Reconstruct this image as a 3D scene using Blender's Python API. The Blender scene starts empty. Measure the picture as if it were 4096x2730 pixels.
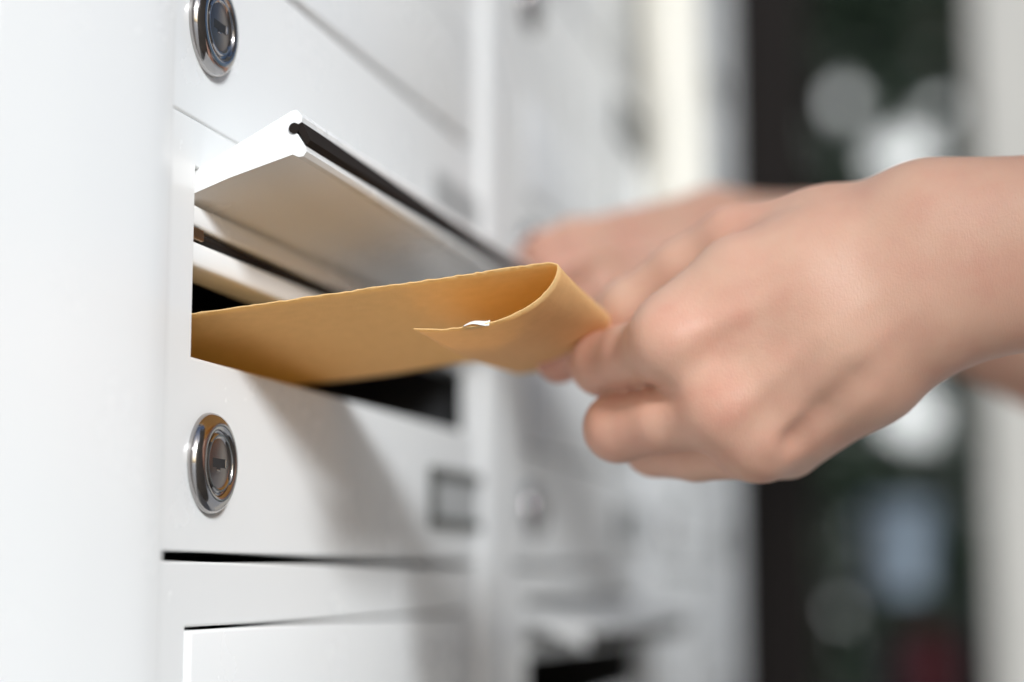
import bpy, bmesh, math, random
import numpy as np
from mathutils import Vector, Matrix

rng = random.Random(7)
EYE = 1.40                       # height of the lens above the paving
scene = bpy.context.scene
COL = scene.collection

# ------------------------------------------------------------------ camera
cam_d = bpy.data.cameras.new('camera')
cam = bpy.data.objects.new('camera', cam_d)
COL.objects.link(cam)
PITCH, YAW = math.radians(7.5946), math.radians(15.0419)
FWD = Vector((-math.sin(YAW) * math.cos(PITCH), math.cos(YAW) * math.cos(PITCH), math.sin(PITCH)))
RGT = Vector((math.cos(YAW), math.sin(YAW), 0))
UPV = RGT.cross(FWD)
cam.matrix_world = Matrix(((RGT.x, UPV.x, -FWD.x, .1857), (RGT.y, UPV.y, -FWD.y, 0), (RGT.z, UPV.z, -FWD.z, EYE), (0, 0, 0, 1)))
cam_d.sensor_width = 36
cam_d.lens = 1800 / 1024 * 36
cam_d.clip_start = .01
cam_d.clip_end = 400
cam_d.dof.use_dof = True
cam_d.dof.focus_distance = .44
cam_d.dof.aperture_fstop = 3.5
scene.camera = cam

# ------------------------------------------------------------------ sky, sun, exposure
SUN_DIR = Vector((.62, -.72, .50)).normalized()      # towards the sun
world = bpy.data.worlds.new('World')
scene.world = world
world.use_nodes = True
wn, wl = world.node_tree.nodes, world.node_tree.links
sky = wn.new('ShaderNodeTexSky')
sky.sky_type = 'NISHITA'
sky.sun_disc = False
sky.sun_elevation = math.asin(SUN_DIR.z)
sky.sun_rotation = math.atan2(SUN_DIR.x, SUN_DIR.y)
sky.air_density = 1.0
sky.dust_density = 4.0
sky.ozone_density = 1.0
wl.new(sky.outputs[0], wn['Background'].inputs[0])
wn['Background'].inputs[1].default_value = .06
sun_d = bpy.data.lights.new('sun', 'SUN')
sun_d.energy = 2.5
sun_d.angle = math.radians(10)
sun_d.color = (1, .93, .82)
sun = bpy.data.objects.new('sun', sun_d)
COL.objects.link(sun)
sun.rotation_euler = SUN_DIR.to_track_quat('Z', 'Y').to_euler()
sun.location = (0, 0, 6)
vs = scene.view_settings
vs.view_transform = 'Standard'
vs.look = 'None'
vs.gamma = 1
vs.use_curve_mapping = False
vs.exposure = .66
vs.use_white_balance = True
vs.white_balance_temperature = 5480
vs.white_balance_tint = 8
scene.render.engine = 'CYCLES'
scene.cycles.use_denoising = True
scene.cycles.max_bounces = 8
scene.cycles.caustics_reflective = False
scene.cycles.caustics_refractive = False

# ------------------------------------------------------------------ materials
def mat(name, color, rough=.5, metal=0, spec=.5, var=0., vscale=20, bump=0., bscale=200, coat=0, sss=0):
    m = bpy.data.materials.new(name)
    m.use_nodes = True
    n, l = m.node_tree.nodes, m.node_tree.links
    b = n['Principled BSDF']
    b.inputs['Base Color'].default_value = (*color, 1)
    b.inputs['Roughness'].default_value = rough
    b.inputs['Metallic'].default_value = metal
    b.inputs['Specular IOR Level'].default_value = spec
    b.inputs['Coat Weight'].default_value = coat
    b.inputs['Coat Roughness'].default_value = .08
    tc = n.new('ShaderNodeTexCoord')
    if var:
        t = n.new('ShaderNodeTexNoise')
        t.inputs['Scale'].default_value = vscale
        t.inputs['Detail'].default_value = 6
        l.new(tc.outputs['Object'], t.inputs['Vector'])
        mx = n.new('ShaderNodeMix')
        mx.data_type = 'RGBA'
        mx.inputs[6].default_value = (*[c * (1 - var) for c in color], 1)
        mx.inputs[7].default_value = (*[min(1, c * (1 + var)) for c in color], 1)
        l.new(t.outputs[0], mx.inputs[0])
        l.new(mx.outputs[2], b.inputs['Base Color'])
    if bump:
        t2 = n.new('ShaderNodeTexNoise')
        t2.inputs['Scale'].default_value = bscale
        t2.inputs['Detail'].default_value = 4
        l.new(tc.outputs['Object'], t2.inputs['Vector'])
        bp = n.new('ShaderNodeBump')
        bp.inputs['Strength'].default_value = bump
        bp.inputs['Distance'].default_value = .001
        l.new(t2.outputs[0], bp.inputs['Height'])
        l.new(bp.outputs[0], b.inputs['Normal'])
    return m

WHITE = mat('white_powder_coat', (.80, .80, .79), .24, spec=.5, var=.03, vscale=9, bump=.03, bscale=900)
_n, _l = WHITE.node_tree.nodes, WHITE.node_tree.links
_t = _n.new('ShaderNodeTexNoise'); _t.inputs['Scale'].default_value = 35; _t.inputs['Detail'].default_value = 8
_c = _n.new('ShaderNodeTexCoord'); _l.new(_c.outputs['Object'], _t.inputs['Vector'])
_r = _n.new('ShaderNodeMapRange'); _r.inputs[1].default_value = .35; _r.inputs[2].default_value = .7; _r.inputs[3].default_value = .22; _r.inputs[4].default_value = .29
_l.new(_t.outputs[0], _r.inputs[0]); _l.new(_r.outputs[0], _n['Principled BSDF'].inputs['Roughness'])
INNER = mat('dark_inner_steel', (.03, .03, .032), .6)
CHROME = mat('chrome', (.46, .44, .43), .13, metal=1, var=.05, vscale=300)
PLUG = mat('brushed_lock_face', (.27, .235, .215), .3, metal=1, var=.1, vscale=500)
BLACK = mat('keyway_black', (.008, .008, .009), .5)
RUBBER = mat('black_rubber', (.012, .008, .006), .8, spec=.2)
BRASS = mat('brown_hinge_pin', (.20, .11, .04), .35, metal=1)
PLATE = mat('grey_plate_frame', (.09, .09, .08), .4, metal=.4)
CARD = mat('pale_name_card', (.42, .42, .41), .5)
KRAFT = mat('kraft_paper', (.87, .65, .32), .62, spec=.25, var=.13, vscale=320, bump=.25, bscale=1600)
def add_translucency(m, amount, color):
    n, l = m.node_tree.nodes, m.node_tree.links
    out = next(q for q in n if q.type == 'OUTPUT_MATERIAL')
    t = n.new('ShaderNodeBsdfTranslucent'); t.inputs[0].default_value = (*color, 1)
    x = n.new('ShaderNodeMixShader'); x.inputs[0].default_value = amount
    l.new(n['Principled BSDF'].outputs[0], x.inputs[1]); l.new(t.outputs[0], x.inputs[2])
    l.new(x.outputs[0], out.inputs[0])
add_translucency(KRAFT, .42, (.97, .65, .19))
LETTER = mat('white_paper', (.82, .80, .76), .6)
PLASTER = mat('grey_plaster', (.45, .43, .39), .8, var=.12, vscale=6, bump=.4, bscale=60)
PAVING = mat('paving', (.50, .49, .47), .8, var=.15, vscale=4)
PALE = mat('pale_plaster', (.74, .74, .71), .8, var=.08, vscale=5, bump=.4, bscale=60)
SHADE_WALL = mat('brown_render', (.20, .18, .165), .85, var=.15, vscale=5)
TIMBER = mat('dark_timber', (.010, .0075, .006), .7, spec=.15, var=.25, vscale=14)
CANOPY = mat('canopy_paint', (.42, .42, .40), .7)
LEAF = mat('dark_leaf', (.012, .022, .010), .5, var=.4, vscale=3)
BARK = mat('bark', (.05, .038, .028), .9, var=.3, vscale=20)
PAIL = mat('blue_grey_enamel', (.26, .31, .37), .45)
SLATE = mat('slate_blue_glaze', (.06, .085, .105), .4)
OXBLOOD = mat('oxblood_glaze', (.045, .005, .008), .35)
GLASS = mat('dark_window_glass', (.02, .025, .03), .08)
CLOTH = mat('navy_cotton', (.05, .06, .09), .9, var=.2, vscale=400)
IRON = mat('black_iron', (.012, .012, .012), .5)

# skin: subsurface, flushed joints, fine creases
def skin_mat(name, base, flush):
    m = bpy.data.materials.new(name)
    m.use_nodes = True
    n, l = m.node_tree.nodes, m.node_tree.links
    b = n['Principled BSDF']
    b.inputs['Roughness'].default_value = .47
    b.inputs['Specular IOR Level'].default_value = .42
    b.inputs['Subsurface Weight'].default_value = .3
    b.inputs['Subsurface Radius'].default_value = (1.0, .35, .2)
    b.inputs['Subsurface Scale'].default_value = .0025
    tc = n.new('ShaderNodeTexCoord')
    at = n.new('ShaderNodeAttribute')
    at.attribute_name = 'flush'
    mot = n.new('ShaderNodeTexNoise')
    mot.inputs['Scale'].default_value = 90
    mot.inputs['Detail'].default_value = 5
    l.new(tc.outputs['Object'], mot.inputs['Vector'])
    big = n.new('ShaderNodeTexNoise')
    big.inputs['Scale'].default_value = 28
    big.inputs['Detail'].default_value = 3
    l.new(tc.outputs['Object'], big.inputs['Vector'])
    blend = n.new('ShaderNodeMath'); blend.operation = 'MULTIPLY'
    l.new(mot.outputs[0], blend.inputs[0]); l.new(big.outputs[0], blend.inputs[1])
    mx = n.new('ShaderNodeMix'); mx.data_type = 'RGBA'
    mx.inputs[6].default_value = (*base, 1)
    mx.inputs[7].default_value = (*flush, 1)
    ad = n.new('ShaderNodeMath'); ad.operation = 'MULTIPLY_ADD'
    ad.inputs[1].default_value = .75
    l.new(at.outputs['Fac'], ad.inputs[0])
    sc = n.new('ShaderNodeMath'); sc.operation = 'MULTIPLY'
    sc.inputs[1].default_value = 1.6
    l.new(blend.outputs[0], sc.inputs[0])
    l.new(sc.outputs[0], ad.inputs[2])
    l.new(ad.outputs[0], mx.inputs[0])
    l.new(mx.outputs[2], b.inputs['Base Color'])
    # creases: cells stretched across the arm plus pores
    mp = n.new('ShaderNodeMapping')
    mp.inputs['Scale'].default_value = (1500, 420, 420)
    mp.inputs['Rotation'].default_value = (0, .2, .35)
    l.new(tc.outputs['Object'], mp.inputs['Vector'])
    vo = n.new('ShaderNodeTexVoronoi')
    vo.feature = 'DISTANCE_TO_EDGE'
    vo.inputs['Scale'].default_value = 1
    l.new(mp.outputs[0], vo.inputs['Vector'])
    no = n.new('ShaderNodeTexNoise')
    no.inputs['Scale'].default_value = 1600
    no.inputs['Detail'].default_value = 4
    l.new(tc.outputs['Object'], no.inputs['Vector'])
    s2 = n.new('ShaderNodeMath'); s2.operation = 'ADD'
    l.new(vo.outputs[0], s2.inputs[0]); l.new(no.outputs[0], s2.inputs[1])
    bp = n.new('ShaderNodeBump')
    bp.inputs['Strength'].default_value = .16
    bp.inputs['Distance'].default_value = .0006
    l.new(s2.outputs[0], bp.inputs['Height'])
    l.new(bp.outputs[0], b.inputs['Normal'])
    return m

SKIN = skin_mat('skin', (.66, .44, .315), (.57, .28, .20))

# ------------------------------------------------------------------ helpers
def obj(name, me, m, parent=None, smooth=False):
    if isinstance(me, bmesh.types.BMesh):
        b = me
        me = bpy.data.meshes.new(name)
        bmesh.ops.recalc_face_normals(b, faces=b.faces)
        b.to_mesh(me); b.free()
    o = bpy.data.objects.new(name, me)
    if m and not me.materials:
        me.materials.append(m)
    if smooth:
        me.polygons.foreach_set('use_smooth', [True] * len(me.polygons))
    COL.objects.link(o)
    o.parent = parent
    return o

def tag(o, label, cat, group=None, kind=None):
    if label: o['label'] = label
    if cat: o['category'] = cat
    if group: o['group'] = group
    if kind: o['kind'] = kind
    return o

def empty(name, loc=(0, 0, 0)):
    o = bpy.data.objects.new(name, None)
    o.empty_display_size = .02
    o.location = loc
    COL.objects.link(o)
    return o

def box(b, x0, x1, y0, y1, z0, z1, bevel=0, seg=2):
    t = bmesh.new()
    vs_ = [t.verts.new((x, y, z)) for x in (x0, x1) for y in (y0, y1) for z in (z0, z1)]
    for f in ((0, 1, 3, 2), (4, 6, 7, 5), (0, 4, 5, 1), (2, 3, 7, 6), (0, 2, 6, 4), (1, 5, 7, 3)):
        t.faces.new([vs_[i] for i in f])
    bmesh.ops.recalc_face_normals(t, faces=t.faces)
    if bevel:
        bmesh.ops.bevel(t, geom=t.edges[:], offset=bevel, segments=seg, profile=.5, affect='EDGES')
    me = bpy.data.meshes.new('tmp'); t.to_mesh(me); t.free()
    b.from_mesh(me); bpy.data.meshes.remove(me)
    return b

def prism(b, pts, a0, a1, axes='xz'):
    """closed polygon extruded: axes xz -> along y, xy -> along z"""
    def co(p, a):
        return (p[0], a, p[1]) if axes == 'xz' else (p[0], p[1], a)
    A = [b.verts.new(co(p, a0)) for p in pts]
    B = [b.verts.new(co(p, a1)) for p in pts]
    n = len(pts)
    b.faces.new(A); b.faces.new(B)
    for i in range(n):
        b.faces.new((A[i], A[(i + 1) % n], B[(i + 1) % n], B[i]))
    return b

def lathe(b, prof, seg=48, axis='x'):
    """prof: list of (radius, along)"""
    rings = []
    for r, a in prof:
        ring = []
        for i in range(seg):
            t = 2 * math.pi * i / seg
            c, s = r * math.cos(t), r * math.sin(t)
            ring.append(b.verts.new((a, c, s) if axis == 'x' else (c, s, a)))
        rings.append(ring)
    for q in range(len(rings) - 1):
        for i in range(seg):
            j = (i + 1) % seg
            b.faces.new((rings[q][i], rings[q][j], rings[q + 1][j], rings[q + 1][i]))
    b.faces.new(rings[0]); b.faces.new(rings[-1])
    return b

def tube(b, pts, r, seg=8):
    rings = []
    for i, p in enumerate(pts):
        p = Vector(p)
        d = (Vector(pts[min(i + 1, len(pts) - 1)]) - Vector(pts[max(i - 1, 0)])).normalized()
        u = d.orthogonal().normalized(); v = d.cross(u)
        rr = r[i] if isinstance(r, (list, tuple)) else r
        rings.append([b.verts.new(p + rr * (u * math.cos(2 * math.pi * k / seg) + v * math.sin(2 * math.pi * k / seg))) for k in range(seg)])
    for q in range(len(rings) - 1):
        for k in range(seg):
            b.faces.new((rings[q][k], rings[q][(k + 1) % seg], rings[q + 1][(k + 1) % seg], rings[q + 1][k]))
    b.faces.new(rings[0]); b.faces.new(rings[-1])
    return b

def auto_smooth(o, ang=40):
    me = o.data
    me.polygons.foreach_set('use_smooth', [True] * len(me.polygons))
    me.set_sharp_from_angle(angle=math.radians(ang))
    return o

# ------------------------------------------------------------------ the setting
b = bmesh.new(); box(b, -60, 60, -60, 60, -.2, 0)
tag(obj('ground', b, PAVING), None, None, kind='structure')
b = bmesh.new(); box(b, -.50, -.30, -4, 1.6, 0, 4.2)
tag(obj('wall', b, PLASTER), 'plastered wall carrying the bank of mailboxes', 'wall')

CZ = EYE + 1.0
# unseen wall added to block the sun; an opening high up lets a shaft of sun onto the last mailboxes
b = bmesh.new()
WX0, WX1, HT = 1.005, 1.045, EYE + 1.9
for (y0, y1, z0, z1) in ((-.52, -.39, 0, HT), (-.39, .03, 0, EYE + .80), (.03, .45, 0, HT), (.45, 1.2, 0, EYE + 1.3)):
    box(b, WX0, WX1, y0, y1, z0, z1)
bmesh.ops.remove_doubles(b, verts=b.verts, dist=.0001)
tag(obj('wall', b, SHADE_WALL), 'dull grey brown unseen wall added to shade the far mailboxes', 'wall')

can = empty('shade_canopy', (0, .8, CZ))  # unseen slab added to cut sky light on the far columns
tag(can, 'flat unseen roof slab added to darken the far mailboxes', 'light blocker')
for (y0, y1) in ((0, .449), (.45, .9)):
    b = bmesh.new(); box(b, -.299, .98, y0, y1, 0, .08)
    obj('slab', b, CANOPY, can)

# cream tube added to stand in for a bright streak of sunlight
b = bmesh.new()
tube(b, [(.006, .990, EYE + .095), (.014, .988, EYE + .105), (.0195, .984, EYE + .125), (.0200, .978, EYE + .16), (.0195, .82, CZ - .004)], [.012, .0145, .0165, .0172, .0172], 28)
CREAM = mat('cream_gloss', (.88, .84, .74), .3)
tag(auto_smooth(obj('sun_streak_tube', b, CREAM)), 'cream round tube added in place of a bright sunlight streak', 'tube')

# pale pillar on the other side of the passage
b = bmesh.new(); box(b, .172, 1.0, 2.8, 3.3, 0, CZ + .3, .006)
tag(obj('pillar', b, PLASTER), 'pale grey plastered pillar across the dark passage', 'pillar')

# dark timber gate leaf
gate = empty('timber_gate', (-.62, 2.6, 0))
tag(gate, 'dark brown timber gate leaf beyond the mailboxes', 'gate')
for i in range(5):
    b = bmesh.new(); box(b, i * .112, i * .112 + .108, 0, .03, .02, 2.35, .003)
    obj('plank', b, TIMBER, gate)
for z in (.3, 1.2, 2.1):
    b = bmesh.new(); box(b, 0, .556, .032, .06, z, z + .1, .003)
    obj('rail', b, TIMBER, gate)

# ------------------------------------------------------------------ mailbox bank
bank = empty('mailbox_bank_frame', (0, .306, EYE - .1055))
tag(bank, 'white steel frame with rounded upright posts around the mailboxes', 'frame')
BO = bank.location
Z_LO, PITCH_R, N_LO, N_HI = .0047, .107, -1, 3
def post_profile(w, d, rn, rf):
    """plan outline: near corner radius rn, far corner radius rf; x outwards, y along the bank"""
    pts = [(-.02, 0)]
    for i in range(9):
        t = math.pi / 2 * i / 8
        pts.append((d - rn + rn * math.sin(t), rn - rn * math.cos(t)))
    for i in range(13):
        t = math.pi / 2 * i / 12
        pts.append((d - rf[0] + rf[0] * math.cos(t), w - rf[1] + rf[1] * math.sin(t)))
    pts.append((-.02, w))
    return pts
ztop, zbot = Z_LO + PITCH_R * (N_HI + 1), Z_LO + PITCH_R * N_LO
b = bmesh.new()      # the wide end post: gently bowed face, shallow seam
prism(b, [(-.02, .235), (-.0095, .235), (-.0050, .262), (-.0012, .284), (.0008, .2975), (.0002, .2982), (.0002, .2990), (.0012, .2996), (.0040, .316), (.0063, .332), (.0077, .345),
          (.0085, .353), (.0087, .359), (.0084, .3638), (.0074, .3660), (.0050, .3668), (.0010, .3669), (-.02, .3669)], zbot - .03, ztop + .03, 'xy')
bmesh.ops.translate(b, verts=b.verts, vec=Vector((0, -BO.y, EYE - BO.z)))
auto_smooth(obj('post', b, WHITE, bank), 20)
for (y0, w, rn, rf) in ((.64, .045, .003, (.004, .012)), (.9595, .045, .003, (.004, .012)), (1.279, .045, .003, (.004, .012))):
    b = bmesh.new()
    prism(b, post_profile(w, .0045, rn, rf), zbot - .03, ztop + .03, 'xy')
    bmesh.ops.translate(b, verts=b.verts, vec=Vector((0, y0 - BO.y, EYE - BO.z)))
    auto_smooth(obj('post', b, WHITE, bank), 30)
for z0, z1 in ((zbot - .03, zbot - .001), (ztop + .001, ztop + .03)):
    for ya, yb in ((.3665, .64), (.685, .9595), (1.0045, 1.279)):
        b = bmesh.new(); box(b, -.02, .004, ya - BO.y + .0005, yb - BO.y - .0005, z0 + EYE - BO.z, z1 + EYE - BO.z, .001)
        obj('rail', b, WHITE, bank)
for n_, (x0, x1, y0, y1) in {'side_panel': (-.298, -.0205, .2355, .2375), 'end_panel': (-.298, -.0205, 1.3215, 1.3225), 'back_panel': (-.299, -.2985, .2378, 1.32)}.items():
    b = bmesh.new(); box(b, x0, x1, y0 - BO.y, y1 - BO.y, zbot - .03 + EYE - BO.z, ztop + .03 + EYE - BO.z)
    obj(n_, b, WHITE, bank)

# mailbox local frame: x out of the wall, y along the bank from the left end of its front, z up from its base
W = .273                                            # front width
S_Y0, S_Y1, S_Z0, S_Z1 = .0275, .2630, .0488, .0915  # letter slot
def front_mesh(S_Z1, low):
    b = bmesh.new()
    ys, zs = (.0003, S_Y0, S_Y1, W - .0003), (low, S_Z0, S_Z1, PITCH_R - .0001)
    T = .003
    g = {}
    for i, y in enumerate(ys):
        for j, z in enumerate(zs):
            g[i, j, 0] = b.verts.new((0, y, z)); g[i, j, 1] = b.verts.new((-T, y, z))
    for i in range(3):
        for j in range(3):
            if (i, j) == (1, 1): continue
            for s in (0, 1):
                b.faces.new((g[i, j, s], g[i + 1, j, s], g[i + 1, j + 1, s], g[i, j + 1, s]))
    loops = [[(0, 0), (1, 0), (2, 0), (3, 0), (3, 1), (3, 2), (3, 3), (2, 3), (1, 3), (0, 3), (0, 2), (0, 1)], [(1, 1), (2, 1), (2, 2), (1, 2)]]
    for lp in loops:
        for q in range(len(lp)):
            a, c = lp[q], lp[(q + 1) % len(lp)]
            b.faces.new((g[(*a, 0)], g[(*c, 0)], g[(*c, 1)], g[(*a, 1)]))
    bmesh.ops.recalc_face_normals(b, faces=b.faces)
    ed = [e for e in b.edges if len(e.link_faces) == 2 and e.calc_face_angle() > 1 and all(v.co.x > -.001 for v in e.verts)]
    bmesh.ops.bevel(b, geom=ed, offset=.0007, segments=3, profile=.5, affect='EDGES')
    me = bpy.data.meshes.new('front'); b.to_mesh(me); b.free()
    me.materials.append(WHITE)
    return me
FRONTS = {('shut', 0): front_mesh(S_Z1, .0021), ('shut', 1): front_mesh(S_Z1, .00005), ('open', 0): front_mesh(.0952, .0021)}

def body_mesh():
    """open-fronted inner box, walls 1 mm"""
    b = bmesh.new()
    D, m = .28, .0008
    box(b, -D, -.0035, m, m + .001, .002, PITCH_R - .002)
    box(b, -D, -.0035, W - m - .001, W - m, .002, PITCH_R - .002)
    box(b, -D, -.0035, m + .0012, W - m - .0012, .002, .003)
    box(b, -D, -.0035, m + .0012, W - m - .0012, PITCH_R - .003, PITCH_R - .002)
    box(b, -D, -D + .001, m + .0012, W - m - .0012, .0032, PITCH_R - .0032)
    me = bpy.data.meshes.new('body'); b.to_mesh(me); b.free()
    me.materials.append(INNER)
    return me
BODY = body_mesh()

def mesh_of(name, b, m, smooth=None):
    bmesh.ops.recalc_face_normals(b, faces=b.faces)
    me = bpy.data.meshes.new(name); b.to_mesh(me); b.free()
    me.materials.append(m)
    if smooth:
        me.polygons.foreach_set('use_smooth', [True] * len(me.polygons))
        me.set_sharp_from_angle(angle=math.radians(smooth))
    return me

# lock: domed chrome rim, recessed ring, turning plug, keyway
b = bmesh.new()
lathe(b, [(.0123, -.0005), (.0124, .0006), (.0121, .0016), (.0113, .0026), (.0102, .0032), (.0090, .0034), (.0082, .0031), (.0079, .0024), (.0074, .0023)], 64)
L_RIM = mesh_of('rim', b, CHROME, 50)
b = bmesh.new()
lathe(b, [(.0073, .0015), (.0073, .0028), (.0070, .0031), (.0066, .0031), (.0063, .0027), (.0060, .0026)], 64)
L_RING = mesh_of('ring', b, CHROME, 40)
b = bmesh.new(); lathe(b, [(.0060, .001), (.0060, .00268), (.0057, .0028)], 48)
L_PLUG = mesh_of('plug', b, PLUG, 40)
b = bmesh.new(); box(b, .0027, .00285, -.0038, .0038, -.0011, .0011)
box(b, .0027, .00284, -.0016, .0006, -.0017, -.0009)
L_KEY = mesh_of('keyway', b, BLACK)
b = bmesh.new(); box(b, .0028, .0031, .0032, .0040, -.0010, .0010, .0001); box(b, .0028, .0030, -.0013, .0004, -.0020, -.0016, .0001)
L_EDGE = mesh_of('keyway_edge', b, CHROME)

# name plate: frame of four bars, card behind
b = bmesh.new()
PW, PH, fr = .062, .0205, .0034
for (y0, y1, z0, z1) in ((0, PW, 0, fr), (0, PW, PH - fr, PH), (0, fr, fr, PH - fr), (PW - fr, PW, fr, PH - fr)):
    box(b, .0001, .0020, y0, y1, z0, z1)
P_FRAME = mesh_of('plate_frame', b, PLATE)
b = bmesh.new(); box(b, .0001, .0007, fr, PW - fr, fr, PH - fr)
P_CARD = mesh_of('name_card', b, CARD)

# closed flap: inset plate with rounded rim
b = bmesh.new()
box(b, -.0025, .0010, S_Y0 + .0009, S_Y1 - .0009, S_Z0 + .0010, S_Z1 - .0008, .0009, 3)
FLAP_SHUT = mesh_of('flap', b, WHITE, 35)

# opened flap: extruded section, hinge at the left of the outline, lip with a rubber seal at the right (mailbox x, z)
FL_Y0, FL_Y1 = S_Y0 + .0022, S_Y1 - .003
def flap_section():
    up0, up1 = Vector((-.0060, .0927)), Vector((.0252, .1090))
    d = (up1 - up0).normalized(); n = Vector((d.y, -d.x))      # n: towards the underside
    P = lambda s, t: tuple(up0 + d * s + n * t)
    L = (up1 - up0).length
    return P, L
P_, L_ = flap_section()
b = bmesh.new()
sec = [P_(-.009, .001), P_(0, 0), P_(L_ - .0016, 0), P_(L_ - .0004, .0004), P_(L_, .0016), P_(L_ + .0001, .0028), P_(L_ - .0006, .0038),
       P_(L_ - .0016, .0038), P_(L_ - .0022, .0030), P_(L_ - .0034, .0030), P_(L_ - .0040, .0040), P_(L_ - .0034, .0052), P_(L_ - .0028, .0060),
       P_(L_ - .0024, .0096), P_(L_ - .0028, .0110), P_(L_ - .0040, .0116), P_(L_ - .0052, .0111), P_(L_ - .0062, .0098), P_(.012, .0064), P_(0, .0048), P_(-.006, .0062), P_(-.009, .0050)]
prism(b, sec, FL_Y0, FL_Y1)
FLAP_OPEN = mesh_of('flap', b, WHITE, 32)
b = bmesh.new()
c0 = Vector(P_(L_ - .0029, .0043))
pts = [(c0.x + .00135 * math.cos(t), c0.y + .00135 * math.sin(t)) for t in [2 * math.pi * i / 16 for i in range(16)]]
prism(b, pts, FL_Y0 - .0004, FL_Y1)
prism(b, [P_(L_ - .0023, .0040), P_(L_ - .0005, .0040), P_(L_ - .0006, .0092), P_(L_ - .0023, .0096)], FL_Y0 - .0002, FL_Y1 - .0002)
SEAL = mesh_of('seal', b, RUBBER, 40)

# rails across the top of an opened slot
b = bmesh.new(); box(b, -.0110, -.0022, S_Y0 - .006, S_Y1 + .004, .0815, .0872, .0012, 3)
RAIL_A = mesh_of('hinge_rail', b, WHITE, 40)
b = bmesh.new(); box(b, -.0130, -.0012, S_Y0 - .006, S_Y1 + .004, .0712, .0778, .0016, 3)
RAIL_B = mesh_of('hinge_rail', b, WHITE, 40)
b = bmesh.new(); tube(b, [(-.0040, S_Y0 - .004, .0796), (-.0040, S_Y1 + .003, .0796)], .0014, 10)
PIN = mesh_of('hinge_pin', b, RUBBER, 60)
b = bmesh.new(); box(b, -.0052, -.0012, S_Y0 - .001, S_Y0 + .0085, .0782, .0812, .0006)
PIN_END = mesh_of('hinge_cap', b, BRASS)

def mailbox(c, r, opened=0):
    y0 = (.367, .6860, 1.0055)[c]
    root = empty('mailbox', (0, y0, EYE + Z_LO + PITCH_R * r))
    def part(name, me, parent=root, loc=None):
        o = bpy.data.objects.new(name, me); COL.objects.link(o); o.parent = parent
        if loc: o.location = loc
        return o
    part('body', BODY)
    part('front', FRONTS['open' if opened else 'shut', 1 if r > 0 else 0])
    lk = part('lock', L_RIM, loc=(0, .0386, .0238) if r < 1 else (0, .0336, .0252))
    part('ring', L_RING, lk); part('plug', L_PLUG, lk); part('keyway', L_KEY, lk); part('keyway_edge', L_EDGE, lk)
    if (c, r) == (0, 1):
        part('name_card', P_CARD, loc=(0, .216, .0135))
    else:
        np_ = part('name_plate', P_FRAME, loc=(0, .216, .0135))
        part('name_card', P_CARD, np_)
    if not opened:
        part('flap', FLAP_SHUT)
    else:
        fl = part('flap', FLAP_OPEN)
        part('seal', SEAL, fl)
        part('hinge_rail', RAIL_A); part('hinge_rail', RAIL_B); part('hinge_pin', PIN); part('hinge_cap', PIN_END)
        if opened == 2:      # hanging half open, a little below level
            piv = Vector((-.006, 0, .0915))
            M = Matrix.Translation(piv) @ Matrix.Rotation(math.radians(40), 4, 'Y') @ Matrix.Translation(-piv)
            fl.matrix_local = M
    return root

rowname = {-1: 'bottom row', 0: 'row of the raised flap', 1: 'row above the raised flap', 2: 'second row from the top', 3: 'top row'}
colname = ['beside the wide post', 'in the middle column', 'by the dark passage']
for c in range(3):
    for r in range(N_LO, N_HI + 1):
        op = 1 if (c, r) == (0, 0) else 2 if (c, r) == (1, -1) else 0
        m_ = mailbox(c, r, op)
        if op == 1:
            lab = 'white mailbox with raised flap and a brown envelope half out of its slot'
        elif op == 2:
            lab = 'white mailbox with its flap hanging half open over a black slot'
        else:
            lab = 'closed white mailbox ' + colname[c] + ', ' + rowname[r]
        tag(m_, lab, 'mailbox', 'white mailboxes in the bank')

# ------------------------------------------------------------------ envelope
def sheet(name, fn, nu, nv, thick, m, u0=0, u1=1):
    b = bmesh.new()
    g = [[b.verts.new(fn(u0 + (u1 - u0) * i / nu, j / nv)) for j in range(nv + 1)] for i in range(nu + 1)]
    for i in range(nu):
        for j in range(nv):
            b.faces.new((g[i][j], g[i + 1][j], g[i + 1][j + 1], g[i][j + 1]))
    o = obj(name, b, m, smooth=True)
    md = o.modifiers.new('solid', 'SOLIDIFY'); md.thickness = thick; md.offset = 0
    return o

E_DIR = Vector((.087, .0238, 0)).normalized()
E_ORG = Vector((-.0025, .398, EYE))
# outline of the near edge: distance from the slot, height above eye level
E_PATH = [(-.110, .0480), (-.080, .0520), (-.040, .0583), (0, .0643), (.03, .0687), (.055, .0724), (.072, .0749), (.0810, .0763), (.0860, .0769), (.0886, .0771), (.0897, .0762),
          (.0892, .0738), (.0872, .0705), (.0835, .0671), (.0785, .0642), (.0730, .0623), (.0680, .0613), (.0630, .0608), (.0590, .0606), (.0545, .0608)]
def path_at(path, t):
    """t 0..1 by length, Catmull-Rom"""
    P = [Vector((a, c)) for a, c in path]
    L = [0]
    for i in range(1, len(P)): L.append(L[-1] + (P[i] - P[i - 1]).length)
    s = t * L[-1]
    i = 0
    while i < len(P) - 2 and L[i + 1] < s: i += 1
    k = (s - L[i]) / max(1e-9, L[i + 1] - L[i])
    p0, p1, p2, p3 = P[max(i - 1, 0)], P[i], P[i + 1], P[min(i + 2, len(P) - 1)]
    return .5 * ((2 * p1) + (p2 - p0) * k + (2 * p0 - 5 * p1 + 4 * p2 - p3) * k * k + (3 * p1 - p0 - 3 * p2 + p3) * k ** 3)
erng = random.Random(3)
rag = [erng.uniform(-1, 1) for _ in range(400)]
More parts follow.
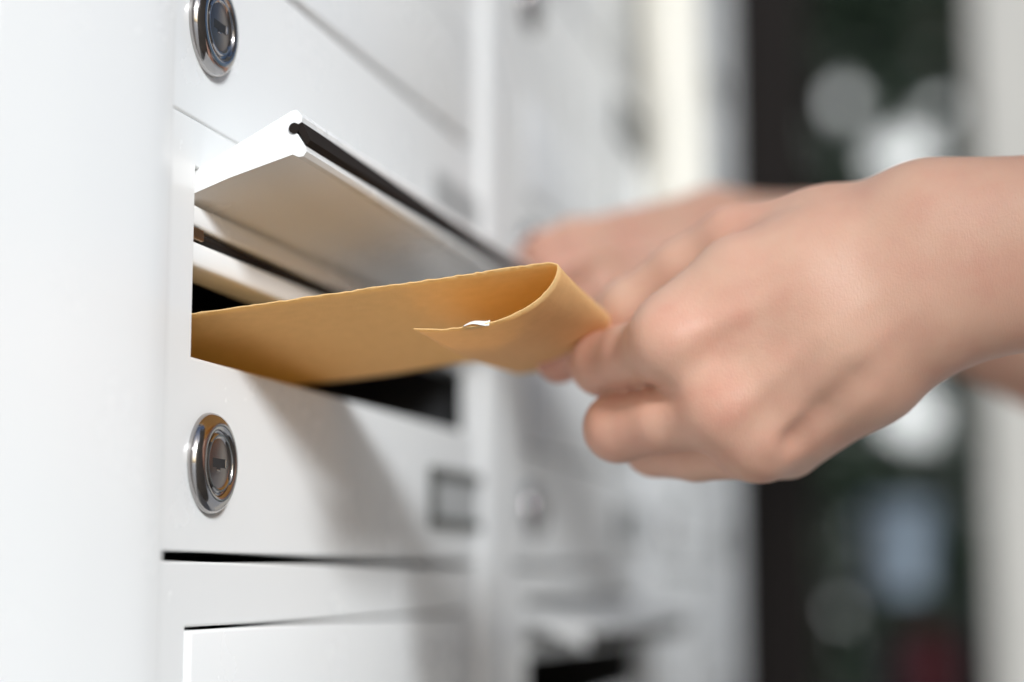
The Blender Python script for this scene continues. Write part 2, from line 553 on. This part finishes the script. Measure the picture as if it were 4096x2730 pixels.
def env_fn(path, ragged=.00022, drop=0):
    def fn(t, v):
        s, z = path_at(path, t)
        top = .0643 + .0146 * s / .1
        fz = z if z > top - .0015 or s < .02 else z + (top - .003 - z) * .80 * v     # the curl closes up away from the torn edge
        s += .012 * v * max(0, min(1, (t - .55) / .2)) if s > .05 else 0
        p = E_ORG + E_DIR * s + Vector((-.010, .090, -.008)) * v + Vector((0, 0, fz - drop))
        p.z += .0007 * math.sin(s * 60 + v * 3) * min(1, v * 4) - .0012 * math.sin(math.pi * v) * (1 if s < .05 else .4)
        if v == 0:
            p += Vector((0, 1, 0)) * ragged * rag[int(t * 199)] + Vector((0, 0, 1)) * ragged * .7 * rag[int(t * 150) + 200]
        return p
    return fn
env = sheet('envelope', env_fn(E_PATH), 180, 24, .0003, KRAFT)
tag(env, 'brown kraft paper envelope curled at its end, pulled from the slot', 'envelope')
def letter_fn(t, v):
    s = .0668 + .0062 * t
    z = .0613 + .0006 * t + .0016 * v * (.4 + .6 * t) + .0004 * math.sin(5 * t)
    return E_ORG + E_DIR * s + Vector((-.010, .090, -.006)) * (v * .018 - .007) + Vector((0, 0, z))
let = sheet('paper_slip', letter_fn, 14, 4, .0002, LETTER)
tag(let, 'small torn white paper tab at the rim of the curled envelope', 'paper')

# ------------------------------------------------------------------ hands: smooth blended solids
def seg_d(P, a, c, r0, r1):
    a = np.array(a, np.float32); c = np.array(c, np.float32)
    ba = c - a
    h = np.clip(((P - a) @ ba) / float(ba @ ba + 1e-9), 0, 1)
    q = P - a - h[:, None] * ba
    return np.sqrt((q * q).sum(1)) - (r0 + (r1 - r0) * h)

def smin(a, c, k):
    h = np.clip(.5 + .5 * (c - a) / k, 0, 1)
    return c * (1 - h) + a * h - k * h * (1 - h)

def smax(a, c, k):
    return -smin(-a, -c, k)

def chain(P, pts, k=3.):
    d = None
    for i in range(len(pts) - 1):
        e = seg_d(P, pts[i][:3], pts[i + 1][:3], pts[i][3], pts[i + 1][3])
        d = e if d is None else smin(d, e, k)
    return d

def surface_nets(D, org, h):
    S = D < 0
    nx, ny, nz = D.shape
    acc = np.zeros((nx - 1, ny - 1, nz - 1, 3), np.float32); cnt = np.zeros((nx - 1, ny - 1, nz - 1), np.float32)
    for ax in range(3):
        o1, o2 = [q for q in range(3) if q != ax]
        lo = [slice(None)] * 3; hi = [slice(None)] * 3
        lo[ax] = slice(0, -1); hi[ax] = slice(1, None)
        d0, d1 = D[tuple(lo)], D[tuple(hi)]
        cr = (d0 < 0) != (d1 < 0)
        t = np.where(cr, d0 / np.where(cr, d0 - d1, 1), 0)
        for i in (0, 1):
            for j in (0, 1):
                sl = [slice(None)] * 3
                sl[o1] = slice(i, cr.shape[o1] - 1 + i); sl[o2] = slice(j, cr.shape[o2] - 1 + j)
                c_ = cr[tuple(sl)]; t_ = t[tuple(sl)]
                cnt += c_
                acc[..., ax] += np.where(c_, t_, 0); acc[..., o1] += c_ * i; acc[..., o2] += c_ * j
    act = cnt > 0
    idx = -np.ones(act.shape, np.int64)
    idx[act] = np.arange(act.sum())
    cells = np.argwhere(act)
    V = (cells + acc[act] / cnt[act][:, None]) * h + org
    Q = []
    for ax in range(3):
        o1, o2 = [q for q in range(3) if q != ax]
        lo = [slice(None)] * 3; hi = [slice(None)] * 3
        lo[ax] = slice(0, -1); hi[ax] = slice(1, None)
        for o in (o1, o2):
            lo[o] = slice(1, -1); hi[o] = slice(1, -1)
        a_, c_ = S[tuple(lo)], S[tuple(hi)]
        e = np.argwhere(a_ != c_)
        fl = a_[tuple(e.T)]
        e = e.copy(); e[:, o1] += 1; e[:, o2] += 1
        def g(i, j):
            q = e.copy(); q[:, o1] -= i; q[:, o2] -= j
            return idx[tuple(q.T)]
        q = np.stack([g(1, 1), g(0, 1), g(0, 0), g(1, 0)], 1)
        flip = fl if ax != 1 else ~fl
        q[~flip] = q[~flip][:, ::-1]
        Q.append(q)
    return V, np.concatenate(Q)

# arm frame: mm, x along the forearm, y up across it, z away
ARM_O = Vector((.07251, .42120, .05815 + EYE))
ARM_M = Matrix(((RGT.x, UPV.x, FWD.x, ARM_O.x), (RGT.y, UPV.y, FWD.y, ARM_O.y), (RGT.z, UPV.z, FWD.z, ARM_O.z), (0, 0, 0, 1)))

def build_skin(name, fn, lo, hi, h, flush_pts, parent):
    n = [int((hi[i] - lo[i]) / h) + 1 for i in range(3)]
    ax = [np.float32(lo[i]) + h * np.arange(n[i], dtype=np.float32) for i in range(3)]
    D = np.empty(n, np.float32)
    Y, Z = np.meshgrid(ax[1], ax[2], indexing='ij')
    for s in range(0, n[0], 16):
        xs = ax[0][s:s + 16]
        X3 = np.broadcast_to(xs[:, None, None], (len(xs), *Y.shape))
        P = np.stack([X3.ravel(), np.broadcast_to(Y, X3.shape).ravel(), np.broadcast_to(Z, X3.shape).ravel()], 1)
        D[s:s + 16] = fn(P).reshape(len(xs), *Y.shape)
    V, Q = surface_nets(D, np.array(lo, np.float32), h)
    me = bpy.data.meshes.new(name)
    me.from_pydata((V * .001).tolist(), [], Q.tolist())
    me.update()
    fl = np.zeros(len(V))
    for (x, y, z, r, a) in flush_pts:
        d2 = ((V - np.array((x, y, z))) ** 2).sum(1)
        fl = np.maximum(fl, a * np.exp(-d2 / (r * r)))
    at = me.attributes.new('flush', 'FLOAT', 'POINT')
    at.data.foreach_set('value', fl.astype(np.float32))
    o = obj(name, me, SKIN, parent, smooth=True)
    return o


# ---- joints of both hands: x, y, z, radius in mm
FOREARM_A = [(267.4, 36.1, 36, 24), (182.9, 31.9, 26, 21), (128.0, 28.7, 19, 16.5), (106.5, 30.6, 22, 14)]
FOREARM_B = [(267.4, 2.7, 36, 24), (182.9, 10.5, 26, 20), (130.2, 14.8, 19, 15.5), (109.9, 9.3, 22, 14)]
META = [[(109.0, 26.7, 23, 15), (75.4, 14.9, 23, 13), (41.4, -0.7, 25, 10.5)], [(108.5, 19.3, 21, 15), (80.5, 2.6, 20, 13), (54.1, -18.1, 23, 10)], [(108.7, 13.8, 22, 14), (86.4, -6.3, 22, 12), (64.2, -26.7, 27, 9)], [(110.3, 9.4, 24, 13), (94.3, -8.7, 28, 11), (73.5, -27.8, 36, 8)]]
THUMB_BASE = [(110.2, 29.8, 28, 15), (83.6, 25.8, 38, 14.5), (60.6, 26.4, 48, 10.5)]
WEB = [(81.7, 21.8, 27, 13), (59.1, 15.6, 27, 11.5), (44.5, 5.5, 28, 9.5)]
PALM = [(101.4, 15.5, 40, 14), (63.9, -11.3, 46, 12)]
FINGERS = [[(41.4, -0.7, 25, 9.8), (31.6, -4.2, 38, 8.7), (24.7, -6.2, 50, 8.7), (31.0, -9.6, 66, 7.4), (43.8, -8.2, 72, 7.0), (51.8, -6.3, 66, 6.4)], [(54.1, -18.1, 23, 9.6), (39.2, -20.5, 32, 8.8), (28.6, -23.1, 42, 9.3), (33.1, -23.2, 60, 7.7), (47.3, -20.5, 70, 7.2), (56.5, -17.9, 64, 6.6)], [(64.3, -26.8, 28, 9), (49.3, -29.6, 41, 7.8), (39.1, -28.7, 52, 8.3), (42.9, -27.5, 62, 7.2), (56.1, -24.3, 72, 6.9), (64.0, -21.6, 66, 6.3)], [(73.5, -27.8, 36, 7.8), (62.4, -29.4, 44, 6.8), (53.0, -29.4, 54, 7.0), (57.9, -27.7, 66, 6.3), (67.3, -25.6, 72, 6.0), (72.9, -23.5, 68, 5.6)]]
THUMB = [(60.6, 26.4, 48, 10.3), (47.0, 18.9, 54, 9.0), (33.1, 8.6, 60, 8.8), (21.2, -0.8, 66, 8.0), (13.4, -5.5, 72, 6.6)]
TENDONS = [[(100.9, 24.4, 12, 2.0), (73.7, 14.6, 12.5, 2.0), (42.2, 0.4, 15.5, 2.2)], [(101.3, 17.7, 9, 2.0), (76.5, 1.5, 9.5, 2.2), (55.3, -16.6, 14, 2.4)], [(102.2, 11.2, 8.0, 2.0), (85.3, -4.0, 10.5, 2.2), (65.0, -24.5, 17, 2.4)], [(104.2, 6.9, 12, 1.8), (95.6, -7.4, 18, 2.0), (76.2, -25.6, 28, 2.2)]]
KNUCKLES = [(39.4, -0.2, 20.5, 6.4), (52.5, -17.1, 18.8, 6.4), (62.2, -26.3, 23, 5.6)]
HOLLOWS = [(45.0, -10.8, -1, 8)]
GROOVES = [[(72.3, -25.1, 14.0, 2.0), (78.1, -19.2, 9.6, 3.0), (86.4, -10.9, 4.6, 2.6), (94.8, -2.8, -1, 1.5)]]
R_FOREARM_A = [(432.6, -62.6, 330, 27), (258.1, -12.1, 310, 21), (152.1, 29.3, 280, 18), (115.6, 35.8, 270, 17)]
R_FOREARM_B = [(432.6, -88.7, 330, 27), (258.1, -26.6, 310, 21), (157.3, 16.3, 280, 17), (120.8, 21.2, 270, 16)]
R_META = [[(116.5, 38.1, 265, 18), (77.3, 43.1, 250, 15), (41.4, 38.1, 235, 11)], [(117.7, 32.8, 262, 18), (78.1, 35.2, 242, 15), (42.4, 31.2, 226, 11)], [(117.7, 27.8, 262, 17), (79.5, 26.9, 240, 14), (47.3, 23.1, 226, 10)], [(120.1, 22.8, 266, 16), (85.2, 19.7, 246, 12), (55.8, 16.0, 232, 9)]]
R_FINGERS = [[(41.4, 38.1, 235, 10), (23.2, 36.9, 228, 8.6), (11.8, 31.8, 222, 8.4), (6.2, 27.6, 226, 7.4)], [(42.4, 31.2, 226, 10), (24.3, 29.0, 214, 8.6), (14.0, 24.2, 212, 8.4), (9.3, 20.5, 220, 7.3)], [(47.3, 23.1, 226, 9.5), (32.2, 18.7, 214, 8.2), (24.3, 13.2, 214, 8), (23.1, 9.4, 226, 7)], [(55.8, 16.0, 232, 8.5), (43.9, 11.0, 224, 7.4), (39.1, 6.2, 224, 7.2), (40.6, 3.0, 236, 6.4)]]
R_THUMB = [(92.2, 24.4, 262, 14), (63.4, 24.4, 262, 10.5), (41.0, 22.5, 256, 8.6), (23.9, 21.4, 248, 7.6)]

def left_hand(P):
    arm = smin(chain(P, FOREARM_A, 8), chain(P, FOREARM_B, 8), 9)
    palm = None
    for m_ in META:
        d = chain(P, m_, 6)
        palm = d if palm is None else smin(palm, d, 11)
    palm = smin(palm, chain(P, PALM), 10)
    palm = smin(palm, chain(P, THUMB_BASE, 6), 6)
    palm = smin(palm, chain(P, WEB), 8)
    for h_ in HOLLOWS:
        palm = smax(palm, -(np.sqrt(((P - np.array(h_[:3], np.float32)) ** 2).sum(1)) - h_[3]), 6)
    for t_ in TENDONS:
        palm = smin(palm, chain(P, t_, 2), 3.5)
    body = smin(arm, palm, 11)
    fg = None
    for f_ in FINGERS:
        d = chain(P, f_, 1.6)
        fg = d if fg is None else smin(fg, d, .4)
    body = smin(body, fg, 2.0)
    for k_ in KNUCKLES:
        body = smin(body, np.sqrt(((P - np.array(k_[:3], np.float32)) ** 2).sum(1)) - k_[3], 10)
    for g_ in GROOVES:
        body = smax(body, -chain(P, g_, 2), 6.5)
    return smin(body, chain(P, THUMB, 3), 2.5)

def right_hand(P):
    arm = smin(chain(P, R_FOREARM_A, 10), chain(P, R_FOREARM_B, 10), 12)
    palm = None
    for m_ in R_META:
        d = chain(P, m_, 6)
        palm = d if palm is None else smin(palm, d, 5)
    body = smin(arm, palm, 12)
    fg = None
    for f_ in R_FINGERS:
        d = chain(P, f_, 2.5)
        fg = d if fg is None else smin(fg, d, .3)
    body = smin(body, fg, 2)
    return smin(body, chain(P, R_THUMB, 4), 4)

def bounds(lists, pad=4):
    a = np.array([q for l_ in lists for q in l_])
    return (a[:, :3] - a[:, 3:]).min(0) - pad, (a[:, :3] + a[:, 3:]).max(0) + pad

person = empty('person', ARM_O)
tag(person, 'person with bare forearms, one hand pulling the envelope, the other lifting the flap', 'person')
lo, hi = bounds([FOREARM_A, FOREARM_B, THUMB_BASE, THUMB, *META, *FINGERS])
flush = [(*k_[:3], 10, .12) for k_ in KNUCKLES] + [(*f_[2][:3], 13, .4) for f_ in FINGERS] + [(*THUMB[0][:3], 12, .7), (*THUMB[-1][:3], 12, .7)]
lh = build_skin('left_hand', left_hand, lo, hi, 1.1, flush, person)
lo, hi = bounds([R_FOREARM_A, R_FOREARM_B, R_THUMB, *R_META, *R_FINGERS])
flush = [(*f_[i][:3], 12, .7) for f_ in R_FINGERS for i in (0, 2, 3)] + [(*R_THUMB[-1][:3], 14, .9), (*R_THUMB[2][:3], 14, .9)]
rh = build_skin('right_hand', right_hand, lo, hi, 2.0, flush, person)
rot = ARM_M.to_3x3().to_4x4()
lh.matrix_local = rot
rh.matrix_local = rot
for A_, B_, arm_ in ((FOREARM_A, FOREARM_B, lh), (R_FOREARM_A, R_FOREARM_B, rh)):
    p0 = (Vector(A_[0][:3]) + Vector(B_[0][:3])) * .0005
    p1 = (Vector(A_[1][:3]) + Vector(B_[1][:3])) * .0005
    d_ = (p0 - p1).normalized()
    r0 = (Vector(A_[0][:3]) - Vector(B_[0][:3])).length * .0005 + A_[0][3] * .001
    b = bmesh.new()
    tube(b, [p0 - d_ * .03, p0 - d_ * .028, p0 - d_ * .005, p0 - d_ * .004, p0 + d_ * .06, p0 + d_ * .15], [r0 + .004, r0 + .008, r0 + .008, r0 + .005, r0 + .008, r0 + .012], 32)
    auto_smooth(obj('sleeve', b, CLOTH, arm_))

# ------------------------------------------------------------------ beyond the passage
# foliage: leaf faces spread through the crown, thin where the pale block behind shows through
def leaf_cloud(name, n, lo, hi, holes, size, parent, seed):
    r_ = random.Random(seed)
    V, Fc = [], []
    while len(Fc) < n:
        p = Vector([r_.uniform(lo[i], hi[i]) for i in range(3)])
        q = 1 + p.y / 6.2        # gaps sheared along the camera's line of sight
        if any(((p.x - .486 - (h[0] - .486) * q) / h[3]) ** 2 + ((p.z - EYE - (h[2] - EYE) * q) / h[4]) ** 2 < 1 for h in holes): continue
        d = Vector([r_.gauss(0, 1) for _ in range(3)]).normalized()
        e = d.orthogonal().normalized()
        s = size * r_.uniform(.6, 1.3)
        i0 = len(V)
        V += [p - d * s, p + e * s * .45, p + d * s, p - e * s * .45]
        Fc.append((i0, i0 + 1, i0 + 2, i0 + 3))
    me = bpy.data.meshes.new(name)
    me.from_pydata([tuple(v) for v in V], [], Fc)
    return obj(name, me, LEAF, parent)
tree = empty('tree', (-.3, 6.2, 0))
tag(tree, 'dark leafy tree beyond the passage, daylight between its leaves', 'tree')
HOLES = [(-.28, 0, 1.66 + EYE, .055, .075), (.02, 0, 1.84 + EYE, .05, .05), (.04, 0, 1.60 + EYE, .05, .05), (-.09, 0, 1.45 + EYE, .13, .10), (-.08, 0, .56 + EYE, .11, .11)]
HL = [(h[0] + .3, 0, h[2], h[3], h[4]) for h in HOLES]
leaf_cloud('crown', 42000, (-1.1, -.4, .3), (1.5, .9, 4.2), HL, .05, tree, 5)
b = bmesh.new(); tube(b, [(-.5, .5, 0), (-.48, .52, 1.2), (-.55, .5, 2.4), (-.5, .4, 3.6)], [.11, .09, .07, .03], 10)
auto_smooth(obj('trunk', b, BARK, tree))

backdrop_house = empty('backdrop_house', (-3.0, 15, 0))  # added pale block, turned to the sun so the leaf gaps show white
backdrop_house.rotation_euler.z = math.radians(38)
tag(backdrop_house, 'pale rendered block added behind the tree to whiten its leaf gaps', 'backdrop_house')
b = bmesh.new(); box(b, -4, 5, 0, 5, 0, 6.4)
obj('wall', b, PALE, backdrop_house)
b = bmesh.new(); prism(b, [(-4.4, 6.402), (5.4, 6.402), (.5, 8.6)], -.3, 5.3)
obj('roof', b, BARK, backdrop_house)
for x in (-2.6, 3.4):
    for z in (.9, 3.2):
        b = bmesh.new(); box(b, x - .5, x + .5, -.03, -.002, z, z + 1.2)
        w_ = obj('window', b, CANOPY, backdrop_house)
        b = bmesh.new(); box(b, x - .44, x + .44, -.05, -.032, z + .06, z + 1.14)
        obj('pane', b, GLASS, w_)

# plant stand with a pail and two glazed pots
stand = empty('plant_stand', (.0, 2.95, 0))
tag(stand, 'black iron two-tier plant stand in the dark passage', 'stand')
for z in (EYE - .26, EYE - .03):
    b = bmesh.new(); box(b, -.13, .15, -.12, .12, z, z + .012, .002)
    obj('shelf', b, IRON, stand)
for x in (-.125, .135):
    for y in (-.115, .105):
        b = bmesh.new(); box(b, x, x + .01, y, y + .01, 0, EYE - .031)
        obj('leg', b, IRON, stand)
pail = empty('pail', (.035, 2.95, EYE - .0175))
tag(pail, 'blue grey enamel pail on the upper shelf of the plant stand', 'pail')
b = bmesh.new(); lathe(b, [(.045, 0), (.062, .13), (.066, .134), (.062, .138), (.058, .13), (.043, .006)], 40, 'z')
auto_smooth(obj('body', b, PAIL, pail))
b = bmesh.new(); tube(b, [(.064 * math.cos(t), 0, .128 + .06 * math.sin(t)) for t in [math.pi * i / 16 for i in range(17)]], .002)
auto_smooth(obj('handle', b, IRON, pail))
pot = empty('glazed_pot', (.085, 2.95, EYE - .2475))
tag(pot, 'dark red glazed pot on the lower shelf of the plant stand', 'pot')
b = bmesh.new(); lathe(b, [(.05, 0), (.075, .06), (.08, .12), (.07, .16), (.074, .17), (.066, .17), (.06, .15), (.045, .01)], 40, 'z')
auto_smooth(obj('body', b, OXBLOOD, pot))
b = bmesh.new(); lathe(b, [(.0, .145), (.062, .145)], 24, 'z')
obj('soil', b, BARK, pot)
